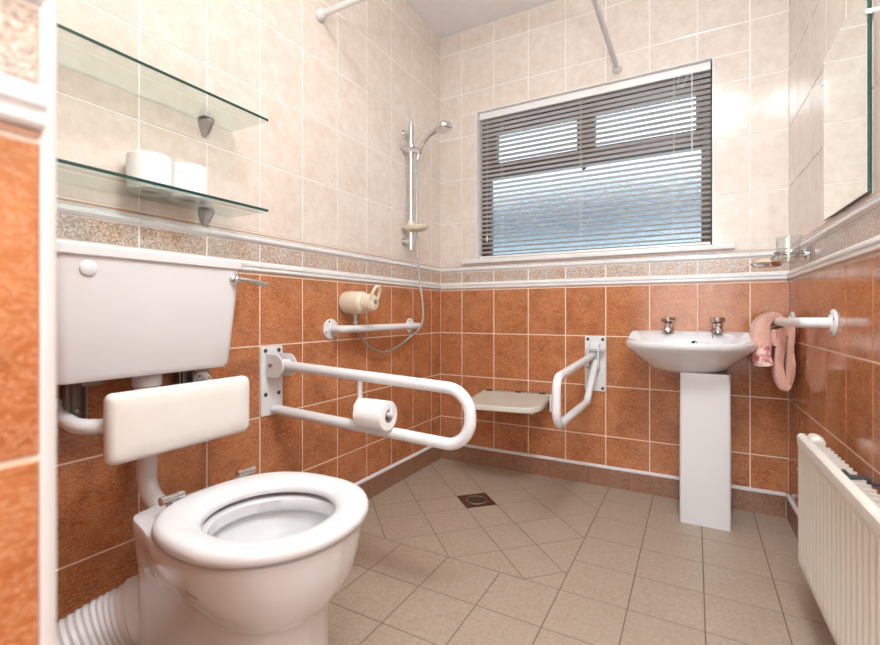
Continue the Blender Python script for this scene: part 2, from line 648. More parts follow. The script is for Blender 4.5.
# floor: straight grid, and the shower corner laid diagonally round the drain
mb = MB()
def f_floor(u, v, n): return (u, v, n - 0.0015)
mb.box((XL - 0.12, YE - 0.1, -0.1), (0.56, YB + 0.12, 0.0), 'grout_floor', lambda x, y, z: (x, y, z - 0.0015))
FX, FY, FP = -0.369, 1.4385, 0.1972
for i in range(-6, 6):
    for j in range(-14, 7):
        x0, y0 = FX + i * FP, FY + j * FP
        r = (x0, y0, x0 + FP, y0 + FP)
        c = clip([(r[0], r[1]), (r[2], r[1]), (r[2], r[3]), (r[0], r[3])], XL, YE, 0.43, YB)
        if len(c) < 3: continue
        if i < 0 and j >= 0: continue
        tile_poly(mb, c, f_floor, 'floor', 0.0036, 0.0015, 0.001)
S = [-1.58]
S = [0.956 - 0.276 * k for k in range(8, 0, -1)] + [0.956] + [1.160 + 0.284 * k for k in range(0, 5)]
D = [2.724 - 0.2665 * k for k in range(8, 0, -1)] + [2.724] + [2.920 + 0.27 * k for k in range(0, 6)]
for a, b in zip(S, S[1:]):
    for c_, d_ in zip(D, D[1:]):
        if abs(a - 0.956) < 1e-6 and abs(c_ - 2.724) < 1e-6: continue      # the drain
        P = [((s - d) / 2, (s + d) / 2) for s, d in ((a, c_), (b, c_), (b, d_), (a, d_))]
        c = clip(P, XL, FY, FX, YB)
        if len(c) >= 3: tile_poly(mb, c, f_floor, 'floor', 0.0034, 0.0015, 0.001)
struct(mb.build('floor', angle=8))

# skirtings with a white bead on top
def skirting(name, fr, u0, u1, g0):
    mb = MB()
    k = math.floor((u0 - g0) / 0.2)
    while g0 + 0.2 * k < u1:
        a, b = max(u0, g0 + 0.2 * k), min(u1, g0 + 0.2 * (k + 1))
        if b - a > 0.006:
            mb.box((a + .0008, 0.0, 0.0), (b - .0008, SK - 0.008, 0.010), 'skirt', fr)
        k += 1
    o = struct(mb.build(name))
    mb = MB()
    prof = [(SK - 0.008, 0.0), (SK - 0.008, 0.012), (SK - 0.005, 0.014), (SK + 0.001, 0.013), (SK + 0.005, 0.008), (SK + 0.006, 0.0)]
    mb.loft([[fr(u, z, n) for z, n in prof] for u in (u0, u1)], 'moulding')
    mb.build('bead', parent=o)
skirting('baseboard_left', f_left, YN + 0.02, YB - 0.002, 2.3037)
skirting('baseboard_back', f_back, XL + 0.012, XR - 0.012, -1.07)
skirting('baseboard_right', f_right, YE, YB - 0.012, 2.2389)

# ------------------------------------------------------------------ window
WX0, WZ0, WX1, WZ1 = WIN
win = bpy.data.objects.new('window_1', None); COL.objects.link(win)
win.location = ((WX0 + WX1) / 2, YB + 0.1, WZ0); ROOT_LOC['window_1'] = win.location.copy(); struct(win)
YF = 2.485                      # face of the frame
mb = MB()
def bar(x0, z0, x1, z1, y0=YF, y1=YF + 0.055): mb.box((x0, y0, z0), (x1, y1, z1), 'frame')
gx0, gx1 = WX0 + 0.050, WX1 - 0.042
bar(WX0, WZ0, gx0, WZ1); bar(gx1, WZ0, WX1, WZ1)
bar(gx0, WZ1 - 0.085, gx1, WZ1); bar(gx0, WZ0, gx1, WZ0 + 0.03)
bar(gx0, 1.650, gx1, 1.730)
bar(-0.546, 1.730, -0.456, WZ1 - 0.085)
bar(gx0, 1.730, -1.005, WZ1 - 0.085); bar(0.006, 1.730, gx1, WZ1 - 0.085)
bar(-1.005, WZ1 - 0.109, -0.546, WZ1 - 0.085); bar(-0.456, WZ1 - 0.109, 0.006, WZ1 - 0.085)
mb.build('window_frame', win, bevel=0.004)
mb = MB()
mb.box((gx0 - .01, YF + 0.02, WZ0 + .02), (gx1 + .01, YF + 0.026, 1.66), 'obscure'); mb.build('pane', win)
mb = MB()
mb.box((gx0 - .01, YF + 0.02, 1.72), (-0.545, YF + 0.026, WZ1 - .08), 'obscure'); mb.build('pane', win)
mb = MB()
mb.box((-0.465, YF + 0.02, 1.72), (gx1 + .01, YF + 0.026, WZ1 - .08), 'obscure'); mb.build('pane', win)
mb = MB()
mb.lathe([(.012, 0), (.012, .006), (.006, .008), (.006, .02)], 'black', (-0.508, YF + 0.001, 1.632), (0, -1, 0), 12)
mb.tube([(-0.508, YF - 0.016, 1.634), (-0.508, YF - 0.018, 1.60)], .006, 'black', 8)
mb.build('window_handle', win)
# sill board, its nosing stands past the opening on both sides
mb = MB()
mb.box((-1.182, YB - 0.026, 1.147), (0.156, YB - 0.0005, 1.171), 'moulding')
mb.build('window_sill', win, bevel=0.005)
# painted edge round the opening
mb = MB()
for a, b in (((WX0 - .005, WZ0), (WX0, WZ1 + .005)), ((WX1, WZ0), (WX1 + .005, WZ1 + .005)), ((WX0, WZ1), (WX1, WZ1 + .005))):
    mb.box((a[0], YB - 0.0035, a[1]), (b[0], YB, b[1]), 'moulding')
mb.build('edge_bead', win)

# the house behind, seen only as a blur through the obscure glass
hb = thing('neighbouring_house', (-5.5, 9.0, 0), 'pale house with blue grey roof blurred behind the obscure window glass', 'house')
mb = MB(); mb.box((-16, 9.0, -1), (5, 15.0, 2.45), 'render'); mb.build('house_wall', hb)
mb = MB()
mb.loft([[(x, 8.6, 2.4), (x, 8.6, 2.5), (x, 12.0, 4.0), (x, 15.4, 2.5), (x, 15.4, 2.4)] for x in (-16.3, 5.3)], 'slate'); mb.build('roof', hb)

# ------------------------------------------------------------------ venetian blind
vb = thing('venetian_blind', ((WX0 + WX1) / 2, YB + 0.03, WZ1), 'pale grey venetian blind hanging open across the brown framed window', 'blind')
BX0, BX1 = WX0 + 0.008, WX1 - 0.006
YBL = YB + 0.030
mb = MB(); mb.box((BX0, YBL - 0.014, WZ1 - 0.040), (BX1, YBL + 0.014, WZ1 - 0.002), 'slat'); mb.build('headrail', vb, bevel=0.003)
mb = MB()
pitch, th = 0.0257, math.radians(13)
z = WZ1 - 0.055
while z > WZ0 + 0.028:
    for_sec = []
    up = [];  dn = []
    for k in range(5):
        t = -1 + 2 * k / 4
        y = YBL + 0.0125 * t * math.cos(th)
        zz = z - 0.0125 * t * math.sin(th) - 0.0018 * t * t
        up.append((y, zz + 0.0003)); dn.append((y, zz - 0.0003))
    prof = up + dn[::-1]
    mb.loft([[(x, p[0], p[1]) for p in prof] for x in (BX0, BX1)], 'slat')
    z -= pitch
mb.build('slats', vb)
mb = MB(); mb.box((BX0, YBL - 0.012, WZ0 + 0.006), (BX1, YBL + 0.012, WZ0 + 0.018), 'slat'); mb.build('bottom_rail', vb, bevel=0.003)
for x in (-0.95, -0.517, -0.086):
    mb = MB()
    for dy in (-0.0135, 0.0135):
        mb.tube([(x, YBL + dy, WZ1 - 0.04), (x, YBL + dy, WZ0 + 0.015)], 0.0009, 'slat', 6)
    mb.build('ladder_cord', vb)
mb = MB(); mb.tube([(-0.011, YBL - 0.017, WZ1 - 0.035), (-0.011, YBL - 0.02, 1.60)], 0.0022, 'slat', 8); mb.build('tilt_wand', vb)
mb = MB()
mb.tube([(-1.034, YBL - 0.017, WZ1 - 0.035), (-1.034, YBL - 0.02, 1.30)], 0.0012, 'slat', 6)
mb.lathe([(.003, 0), (.005, .012), (.005, .03), (.002, .034)], 'slat', (-1.034, YBL - 0.02, 1.27), (0, 0, 1), 10)
mb.build('pull_cord', vb)
mb = MB(); mb.tube(catmull([(-0.06, YBL - .017, WZ1 - .038), (-0.068, YBL - .02, 1.94), (-0.05, YBL - .02, 1.915), (-0.04, YBL - .02, 1.94), (-0.022, YBL - .018, WZ1 - .038)], 6), 0.0012, 'slat', 6); mb.build('pull_cord', vb)

# ------------------------------------------------------------------ ceiling lamp (above the frame)
cl = thing('ceiling_light', (0.06, 0.62, CEIL), 'round opal ceiling light fixed to the ceiling near the doorway', 'lamp')
mb = MB(); mb.lathe([(.285, 0), (.285, -.025), (.275, -.03)], 'plastic', (0.06, 0.62, CEIL), (0, 0, 1), 40); mb.build('base_ring', cl)
mb = MB(); mb.lathe([(.274, -.028), (.272, -.045), (.24, -.062), (.13, -.072), (.001, -.074)], 'lamp', (0.06, 0.62, CEIL), (0, 0, 1), 40); mb.build('diffuser', cl)

# ------------------------------------------------------------------ toilet
TY = 0.684
toilet = thing('toilet', (-0.85, TY, 0), 'white ceramic toilet with open seat ring and no lid in front of the hung cistern', 'toilet')
top_out = [(-1.095, 0.0), (-1.094, .06), (-1.089, .108), (-1.068, .134), (-.99, .155), (-.90, .182), (-.81, .191), (-.725, .178), (-.655, .135), (-.612, .070), (-.598, 0.0)]
ped_out = [(-1.085, 0.0), (-1.084, .055), (-1.080, .100), (-1.062, .124), (-.99, .124), (-.91, .122), (-.83, .120), (-.765, .114), (-.715, .092), (-.687, .05), (-.678, 0.0)]
def half_to_ring(h, z, n=5):
    sp = catmull([(p[0], p[1], 0) for p in h], n)
    ring = [(p.x, TY - p.y, z) for p in sp]
    ring += [(p.x, TY + p.y, z) for p in sp[-2:0:-1]]
    return ring
def lerp_ring(a, b, k): return [tuple(x + (y - x) * k for x, y in zip(p, q)) for p, q in zip(a, b)]
def scale_ring(r, s, cx=-.80): return [(cx + (p[0] - cx) * s, TY + (p[1] - TY) * s, p[2]) for p in r]
A = half_to_ring(top_out, 0); B = half_to_ring(ped_out, 0)
def atz(r, z): return [(p[0], p[1], z) for p in r]
mb = MB()
inner0 = [( -.765 + .150 * math.cos(a), TY + .132 * math.sin(a)) for a in [math.atan2(p[1] - TY, p[0] + .765) for p in A]]
secs = []
bot = [(.0, 1.0, 1.04), (.02, 1.0, 1.04), (.035, 1.0, 1.0), (.258, 1.0, 1.0), (.266, .985, 1.0), (.2685, .95, 1.0), (.2695, .84, 1.0), (.274, .77, 1.0), (.292, .58, 1), (.315, .38, 1), (.340, .20, 1), (.370, .08, 1), (.400, .0, 1), (.410, .0, 1.0), (.417, .0, .990), (.4195, .0, .970)]
for z, k, s in bot:
    w_ = math.sin(PI * min(1, max(0, (z - .20) / .19)))
    secs.append([(p[0], p[1], p[2] + w_ * .16 * (-.74 - p[0])) for p in scale_ring(atz(lerp_ring(A, B, k), z), s)])
for s, z in ((1.0, .4195), (.985, .417), (.980, .394)):
    secs.append([(-.765 + (p[0] + .765) * s, TY + (p[1] - TY) * s, z) for p in inner0])
for s, z, dx in ((1.00, .390, 0), (1.08, .391, 0), (1.06, .375, 0), (.95, .34, .0), (.78, .30, .0), (.55, .265, -.01), (.30, .245, -.02), (.04, .238, -.02)):
    secs.append([(-.765 + dx + (p[0] + .765) * s, TY + (p[1] - TY) * s, z) for p in inner0])
mb.loft(secs, 'ceramic', True, True)
bowl = mb.build('bowl', toilet, angle=38)
# small faded mark printed on the side of the bowl
mb = MB()
mk = []
def seat_ring(hw, xb, xf, cx, eb, n=72):
    pts = []
    for k in range(n):
        a = 2 * PI * k / n
        c, s = math.cos(a), math.sin(a)
        e = 2.0 if c > 0 else eb
        rx = (xf - cx) if c > 0 else (cx - xb)
        pts.append((cx + rx * math.copysign(abs(c) ** (2 / e), c), TY + hw * math.copysign(abs(s) ** (2 / e), s)))
    return pts
HB_, HF_, HW_ = -.920, -.656, .131
so = lambda d: seat_ring(.2015 - d, -1.0046 + d, -.586 - d, -.774, 2.6)
si = lambda d: seat_ring(HW_ + d, HB_ - d, HF_ + d, (HB_ + HF_) / 2, 2.0)
mb2 = MB()
rings = []
for pts, z in ((so(.004), .4300), (so(.0005), .4325), (so(0), .442), (so(.003), .450), (so(.010), .4545), (so(.022), .456),
               (si(.036), .4555), (si(.018), .4515), (si(.006), .4455), (si(0), .437), (si(.002), .4300)):
    rings.append([(p[0], p[1], z) for p in pts])
rings.append(rings[0])
vr = [[mb2.bm.verts.new(p) for p in r] for r in rings[:-1]]; vr.append(vr[0])
for a, b in zip(vr, vr[1:]):
    for i in range(72): mb2.face([a[i], a[(i + 1) % 72], b[(i + 1) % 72], b[i]], 'plastic')
mb2.build('seat', toilet, angle=60)
for y in (.597, .787):
    h = MB()
    h.tube([(-1.004, y - .022, .457), (-1.004, y + .028, .457)], .0080, 'chrome', 14)
    for dy in (-.027, .008): h.tube([(-1.004, y + dy + .004, .457), (-1.004, y + dy + .016, .457)], .0095, 'chrome', 14)
    h.tube([(-1.012, y, .457), (-1.012, y, .419)], .007, 'chrome', 12)
    h.build('hinge', toilet)
mark_pts = []
for k in range(13):
    x = -.795 + .0028 * k
    mark_pts.append((x, TY - .1850 - .0016 * math.sin(PI * k / 12), .3655 - .00028 * k + .0013 * math.sin(k * 2.1)))
mb.tube(mark_pts, .0009, 'red_mark', 6)
mb.build('printed_mark', toilet)

# waste connector with concertina folds, from the back of the toilet to the wall
path = catmull([(-1.082, TY - .045, .187), (-1.115, .600, .183), (-1.155, .540, .162), (-1.190, .455, .128), (-1.23, .36, .095), (-1.29, .30, .085), (-1.329, .285, .085)], 14)
rad = []
for i in range(len(path)):
    if i < 3: rad.append(.062)
    elif i < 9: rad.append(.070)
    elif i < 11: rad.append(.066)
    elif i < 19: rad.append(.072)
    elif i < 21: rad.append(.066)
    elif i < 66: rad.append(.061 + .0035 * (i % 2))
    else: rad.append(.058)
mb = MB(); mb.tube(path, rad, 'plastic', 28)
tag(mb.build('waste_pipe', loc=(-1.15, .55, .19), angle=50), 'white concertina waste pipe bending left behind the toilet', 'pipe')

# ------------------------------------------------------------------ cistern
CY = 0.657
ci = thing('cistern', (-1.24, CY, .705), 'white ceramic cistern hung on the tiles above the toilet', 'cistern')
def rr_sec(x0, x1, y0, y1, z, r, front_only=True):
    hx, hy = (x1 - x0) / 2, (y1 - y0) / 2
    return [((x0 + x1) / 2 + p[0], (y0 + y1) / 2 + p[1], z) for p in rrect(hx, hy, r)]
XW = XL + .0135
mb = MB()
mb.loft([rr_sec(XW, -1.195, CY - .190, CY + .198, .706, .02), rr_sec(XW, -1.178, CY - .203, CY + .213, .710, .028), rr_sec(XW, -1.172, CY - .206, CY + .220, .722, .03),
         rr_sec(XW, -1.158, CY - .215, CY + .234, .90, .03), rr_sec(XW, -1.153, CY - .219, CY + .241, .987, .03)], 'ceramic')
mb.build('tank', ci)
mb = MB()
mb.loft([rr_sec(XW, -1.149, CY - .222, CY + .244, .987, .03), rr_sec(XW, -1.145, CY - .226, CY + .248, .990, .032), rr_sec(XW, -1.145, CY - .226, CY + .248, 1.009, .032),
         rr_sec(XW, -1.149, CY - .222, CY + .244, 1.014, .03), rr_sec(XW + .005, -1.159, CY - .212, CY + .234, 1.017, .025)], 'ceramic')
mb.build('lid', ci)
mb = MB(); mb.lathe([(.016, 0), (.017, .003), (.0165, .006), (.012, .0085), (.001, .0095)], 'plastic', (-1.1565, .505, .961), (1, 0, 0), 28); mb.build('blanking_cap', ci)
mb = MB()
mb.lathe([(.017, 0), (.0175, .004), (.015, .009), (.009, .012), (.009, .026), (.006, .030)], 'chrome', (-1.156, .868, .959), (1, 0, 0), 24)
mb.tube(catmull([(-1.136, .862, .959), (-1.128, .882, .9585), (-1.120, .92, .952), (-1.118, .957, .945)], 6), [.008] * 4 + [.007] * 6 + [.0075] * 6 + [.009, .0085, .004], 'chrome', 12)
mb.build('flush_lever', ci)
for y in (.547, .821):
    h = MB()
    x = XL + .0025
    h.box((x, y - .022, .602), (x + .004, y + .022, .80), 'grey_metal')
    h.box((x, y - .022, .602), (x + .026, y - .018, .705), 'grey_metal'); h.box((x, y + .018, .602), (x + .026, y + .022, .705), 'grey_metal')
    h.box((x, y - .003, .612), (x + .012, y + .003, .705), 'grey_metal')
    h.box((x, y - .022, .694), (x + .10, y + .022, .7055), 'grey_metal')
    h.lathe([(.006, 0), (.006, .005), (.003, .007)], 'chrome', (x + .004, y + .010, .625), (1, 0, 0), 10)
    h.build('support_bracket', ci)

# flush pipe: down behind the backrest and into the back of the pan
mb = MB()
FYP = .672
mb.tube(fillet([(-1.235, FYP, .706), (-1.235, FYP, .375), (-1.091, TY, .375)], .085, 10), .0225, 'plastic', 20)
mb.lathe([(.034, .706), (.034, .678), (.029, .674), (.029, .655), (.026, .650)], 'plastic', (-1.235, FYP, 0), (0, 0, 1), 24)
tag(mb.build('flush_pipe', loc=(-1.235, FYP, .4)), 'white flush pipe curving from the cistern down to the toilet behind the cushion', 'pipe')

# ------------------------------------------------------------------ padded backrest on its tube
br = thing('backrest', (-1.12, .683, .535), 'off white padded back support on a bent white tube below the cistern', 'backrest')
mb = MB()
def pad(d, x): return [(x, .698 + p[0], .609 + p[1]) for p in rrect(.180 - d, .0785 - d, .016)]
mb.loft([pad(.006, -1.126), pad(.001, -1.121), pad(0, -1.112), pad(.001, -1.104), pad(.006, -1.095), pad(.014, -1.091), pad(.04, -1.088)], 'vinyl')
mb.build('cushion', br, angle=60)
mb = MB()
xf = XL + .004
mb.tube(fillet([(xf, .508, .628), (-1.148, .492, .612), (-1.148, .875, .612), (xf, .885, .650)], .05, 8), .0165, 'white_metal', 18)
for y in (.575, .79): mb.box((-1.150, y - .02, .59), (-1.1255, y + .02, .634), 'white_metal')
mb.build('support_tube', br)
def flange(parent, c, n, r=.036, screws=4, a0=.5):
    mb = MB(); mb.lathe([(r, 0), (r, .004), (r - .004, .007), (.022, .008), (.020, .012)], 'white_metal', c, n, 28)
    f = mb.build('flange', parent)
    q = Vector((0, 0, 1)).rotation_difference(Vector(n).normalized())
    for k in range(screws):
        a = a0 + 2 * PI * k / screws
        p = Vector(c) + q @ Vector(((r - .009) * math.cos(a), (r - .009) * math.sin(a), .0065))
        s = MB(); s.lathe([(.0042, 0), (.004, .0015), (.001, .002)], 'screw', p, n, 10); s.build('screw', f)
    return f
flange(br, (XL + .0017, .508, .628), (1, 0, 0), .032)
flange(br, (XL + .0017, .885, .650), (1, 0, 0), .032)

# ------------------------------------------------------------------ glass shelves
def shelf(z, label):
    t = thing('glass_shelf', (XL, .685, z), label, 'shelf', 'glass shelves above the cistern')
    y0, y1, x0, x1 = .385, .987, XL + .003, -1.152
    mb = MB()
    mb.box((x0, y0, z - .004), (x1, y1, z + .004), 'shelf_glass')
    mb.mi('glass_edge')
    mb.bm.normal_update()
    for f in mb.bm.faces:
        if f.normal.x > .5: f.material_index = 1
    mb.build('glass_panel', t)
    for y in (.478, .892):
        h = MB()
        secs = []
        for xx, w, zb in ((XL + .0018, .020, .046), (XL + .010, .0205, .045), (XL + .022, .0195, .036), (XL + .034, .016, .024), (XL + .042, .010, .014), (XL + .045, .004, .009)):
            n = 12
            ring = [(xx, y - w, z - .0042), (xx, y + w, z - .0042)]
            for k in range(1, n):
                a = PI * k / n
                ring.append((xx, y + w * math.cos(a) * (1 - .35 * math.sin(a)), z - .0042 - zb * math.sin(a)))
            secs.append(ring)
        h.loft(secs, 'steel')
        h.box((XL + .0018, y - .018, z + .0042), (XL + .03, y + .018, z + .0072), 'steel')
        h.build('bracket', t)
    return t
sh = shelf(1.458, 'upper glass shelf on metal clips, empty, above the cistern')
sh2 = copy_tree(sh, (XL, .685, 1.179), 'lower glass shelf holding two toilet rolls just above the cistern')

# ------------------------------------------------------------------ toilet rolls
def roll(loc, axis, r, h, label, group=None):
    t = thing('toilet_roll', loc, label, 'toilet roll', group)
    mb = MB()
    mb.lathe([(.021, 0), (r - .003, 0), (r, .003), (r + .0006, h * .5), (r, h - .003), (r - .003, h), (.021, h), (.021, 0)], 'paper', loc, axis, 40, False, False)
    mb.build('paper', t)
    mb = MB()
    mb.lathe([(.0205, .001), (.0205, h - .001), (.019, h - .001), (.019, .001), (.0205, .001)], 'card', loc, axis, 30, False, False)
    mb.build('core', t)
    return t
r1 = roll((-1.268, .697, 1.1835), (0, 0, 1), .0515, .096, 'white toilet roll standing on the lower glass shelf, the left of the pair', 'toilet rolls on the glass shelf')
copy_tree(r1, (-1.268, .803, 1.1835), 'white toilet roll standing on the lower glass shelf, the right of the pair')

# ------------------------------------------------------------------ drop-down support rails
def plate(parent, fr, u0, u1, z0, z1, pts):
    mb = MB()
    cu, cz = (u0 + u1) / 2, (z0 + z1) / 2
    secs = []
    for d, n in ((0, .0018), (0, .006), (.0015, .0075)):
        secs.append([fr(cu + p[0], cz + p[1], n) for p in rrect((u1 - u0) / 2 - d, (z1 - z0) / 2 - d, .006)])
    mb.loft(secs, 'white_metal')
    pl = mb.build('wall_plate', parent)
    for u, z in pts:
        s = MB()
        n = Vector(fr(0, 0, 1)) - Vector(fr(0, 0, 0))
        s.lathe([(.0075, 0), (.0075, .002), (.005, .0045), (.001, .005)], 'screw', fr(u, z, .0074), n, 12)
        s.build('screw', pl)
    return pl

RY = 1.156
dl = thing('support_rail', (XL, RY, .62), 'white drop down support rail beside the toilet, with a toilet roll on it', 'grab rail', 'drop down support rails')
plate(dl, f_left, 1.103, 1.200, .499, .745, [(1.122, .730), (1.181, .730), (1.122, .575), (1.181, .575)])
mb = MB()
for dy in (-.030, .030):        # two round hinge cheeks
    mb.lathe([(.041, -.003), (.041, .003)], 'white_metal', (XL + .050, RY + dy, .678), (0, 1, 0), 32)
    mb.box((XL + .008, RY + dy - .0024, .6375), (XL + .050, RY + dy + .0024, .7185), 'white_metal')
mb.lathe([(.0065, -.040), (.0065, .040)], 'grey_metal', (XL + .034, RY, .680), (0, 1, 0), 14)
mb.lathe([(.019, -.027), (.019, .027)], 'white_metal', (XL + .052, RY, .680), (0, 1, 0), 24)
mb.build('hinge', dl)
mb = MB()
mb.tube(fillet([(XL + .052, RY, .679), (-.543, RY, .648), (-.545, RY, .488), (XL + .016, RY, .519)], [.074, .074], 14), .0172, 'white_metal', 20)
mb.build('rail', dl)
mb = MB()
mb.tube(fillet([(-.928, RY - .002, .650), (-.928, RY - .002, .592), (-.928, 1.122, .562), (-.786, 1.122, .562)], [.02, .02], 6), .0080, 'white_metal', 12)
mb.tube([(-.787, 1.122, .562), (-.785, 1.122, .590)], [.007, .005], 'white_metal', 10)
mb.build('roll_holder', dl)
roll((-.897, 1.122, .557), (1, 0, 0), .0445, .104, 'white toilet roll hanging on the holder of the drop down rail')

BX = -.440
db = thing('support_rail', (BX, YB, .6), 'white drop down support rail on the back wall between folding bench and basin', 'grab rail', 'drop down support rails')
plate(db, f_back, -.489, -.386, .472, .747, [(-.474, .732), (-.402, .732), (-.402, .487), (-.474, .590)])
mb = MB()
for dx in (-.024, .024):
    mb.box((BX + dx - .003, YB - .052, .585), (BX + dx + .003, YB - .007, .712), 'white_metal')
mb.box((BX - .026, YB - .014, .585), (BX + .026, YB - .0075, .712), 'white_metal')
mb.lathe([(.007, -.034), (.007, .040)], 'steel', (BX, YB - .034, .678), (1, 0, 0), 12)
mb.box((BX + .03, YB - .05, .672), (BX + .052, YB - .02, .684), 'steel')
mb.build('hinge', db, bevel=.001)
mb = MB()
mb.tube(fillet([(BX - .008, YB - .030, .650), (BX - .008, 1.700, .622), (BX - .004, 1.685, .443), (BX + .004, 2.190, .452), (BX + .008, YB - .032, .622)], [.055, .055, .07], 10), .0165, 'white_metal', 18)
mb.build('rail', db)

# ------------------------------------------------------------------ straight grab rails
gl = thing('grab_rail', (XL, 1.768, .797), 'short horizontal white grab rail on the left wall under the shower mixer', 'grab rail', 'straight grab rails')
flange(gl, (XL + .0017, 1.458, .797), (1, 0, 0), .043, 4, .4)
flange(gl, (XL + .0017, 2.068, .797), (1, 0, 0), .040, 4, .4)
mb = MB(); mb.tube(fillet([(XL + .006, 1.458, .797), (XL + .070, 1.458, .797), (XL + .070, 2.068, .797), (XL + .006, 2.068, .797)], .022, 8), .0160, 'white_metal', 18)
mb.build('bar', gl)

nr = Vector((nR.x, nR.y, 0))
gr = thing('grab_rail', f_right(2.04, .832, 0), 'horizontal white grab rail on the right wall above the radiator, towel on it', 'grab rail', 'straight grab rails')
flange(gr, f_right(1.752, .834, .0017), nr, .040, 4, .4)
flange(gr, f_right(2.332, .830, .0017), nr, .040, 4, .4)
mb = MB(); mb.tube(fillet([f_right(1.752, .834, .006), f_right(1.752, .834, .068), f_right(2.332, .828, .068), f_right(2.332, .828, .006)], .022, 8), .0160, 'white_metal', 18)
mb.build('bar', gr)

# ------------------------------------------------------------------ shower
mx = thing('shower_mixer', (XL, 1.585, .910), 'cream shower mixer with a loop lever on the terracotta tiles', 'shower mixer')
MY, MZ = 1.556, .908
mb = MB()
mb.lathe([(.046, .0018), (.0495, .008), (.050, .020), (.049, .024), (.050, .028), (.050, .040), (.047, .095), (.043, .104), (.038, .108), (.036, .145), (.034, .150), (.001, .152)], 'cream_plastic', (XL, MY, MZ), (1, 0, 0), 36)
mb.build('body', mx)
mb = MB()
lp = []
for k in range(28):
    a = 2 * PI * k / 28
    lp.append((XL + .160 + .014 * math.sin(a), MY + .024 * math.cos(a), MZ + .028 + .040 * math.sin(a)))
mb.tube(lp, .0065, 'cream_plastic', 10, closed=True)
mb.lathe([(.030, .146), (.029, .157), (.022, .160)], 'cream_plastic', (XL, MY, MZ - .002), (1, 0, 0), 30)
mb.build('lever', mx)
mb = MB(); mb.lathe([(.011, .158), (.010, .165), (.001, .167)], 'steel', (XL, MY, MZ + .004), (1, 0, 0), 18); mb.build('indicator_cap', mx)
mb = MB(); mb.lathe([(.012, -.046), (.012, -.060), (.009, -.061), (.009, -.075), (.011, -.077), (.011, -.092)], 'steel', (XL + .055, MY, MZ), (0, 0, 1), 18); mb.build('hose_connector', mx)

RBX, RBY = XL + .050, 2.006
rr = thing('riser_rail', (XL, RBY, 1.19), 'upright chrome shower rail on the cream tiles near the corner', 'shower rail')
mb = MB(); mb.lathe([(.0122, 1.190), (.0122, 1.850)], 'chrome', (RBX, RBY, 0), (0, 0, 1), 18); mb.build('bar', rr)
for z in (1.236, 1.800):
    h = MB()
    h.lathe([(.019, .0018), (.019, .008), (.012, .012), (.012, .045)], 'chrome', (XL, RBY, z), (1, 0, 0), 20)
    h.lathe([(.016, z - .017), (.016, z + .017)], 'chrome', (RBX, RBY, 0), (0, 0, 1), 20)
    h.lathe([(.010, 0), (.010, .018), (.006, .02)], 'chrome', (RBX, RBY, z), (0, 1, 0), 14)
    h.build('bracket', rr)
h = MB()
h.lathe([(.021, 1.686), (.021, 1.728)], 'chrome', (RBX, RBY, 0), (0, 0, 1), 20)
h.tube([(RBX - .042, RBY - .016, 1.720), (RBX + .060, RBY + .0, 1.688)], .016, 'chrome', 16)
h.build('slider', rr)
hs = thing('hand_shower', (RBX + .05, RBY, 1.69), 'chrome hand shower resting in the slider of the upright rail', 'hand shower')
mb = MB()
hp = catmull([(RBX + .040, RBY, 1.648), (RBX + .052, RBY, 1.690), (RBX + .085, RBY, 1.738), (RBX + .125, RBY, 1.770), (RBX + .165, RBY, 1.785)], 6)
mb.tube(hp, [.0085] * 6 + [.011] * 6 + [.0125] * 6 + [.014] * 6 + [.018], 'chrome', 16); mb.build('handle', hs)
mb = MB()
mb.lathe([(.012, .020), (.034, .016), (.044, .008), (.046, -.004), (.043, -.012), (.038, -.014), (.001, -.014)], 'chrome', (RBX + .190, RBY, 1.786), (-.25, 0, 1), 28); mb.build('head', hs)
sd = thing('soap_dish', (RBX + .03, RBY, 1.29), 'cream soap dish clipped low on the upright chrome shower rail', 'soap dish')
mb = MB()
secs = []
for s, z in ((.55, 1.284), (.85, 1.290), (1.0, 1.302), (1.03, 1.310), (.96, 1.310), (.90, 1.302), (.5, 1.296), (.02, 1.295)):
    secs.append([(RBX + .030 + .072 * s * math.cos(2 * PI * k / 32), RBY + .050 * s * math.sin(2 * PI * k / 32), z) for k in range(32)])
mb.loft(secs, 'cream_plastic'); mb.build('dish', sd)
mb = MB(); mb.lathe([(.019, 1.305), (.019, 1.335), (.015, 1.340)], 'cream_plastic', (RBX, RBY, 0), (0, 0, 1), 20); mb.build('clip', sd)
hose = catmull([(XL + .055, MY, .818), (XL + .052, 1.58, .778), (XL + .042, 1.66, .715), (XL + .036, 1.78, .678), (XL + .036, 1.88, .690), (XL + .045, 1.98, .730), (XL + .104, 2.020, .80), (XL + .104, 2.035, .90), (XL + .082, 2.040, 1.04), (RBX + .024, RBY + .026, 1.18), (RBX + .019, RBY + .026, 1.30), (RBX + .020, RBY + .024, 1.45), (RBX + .028, RBY + .016, 1.58), (RBX + .040, RBY, 1.648)], 26)
mb = MB(); mb.tube(hose, [.0058 if (i % 4) < 2 else .0047 for i in range(len(hose))], 'steel', 10)
tag(mb.build('shower_hose', loc=(XL + .06, 1.8, .7)), 'flexible chrome shower hose looping from the cream mixer up the chrome rail', 'hose')

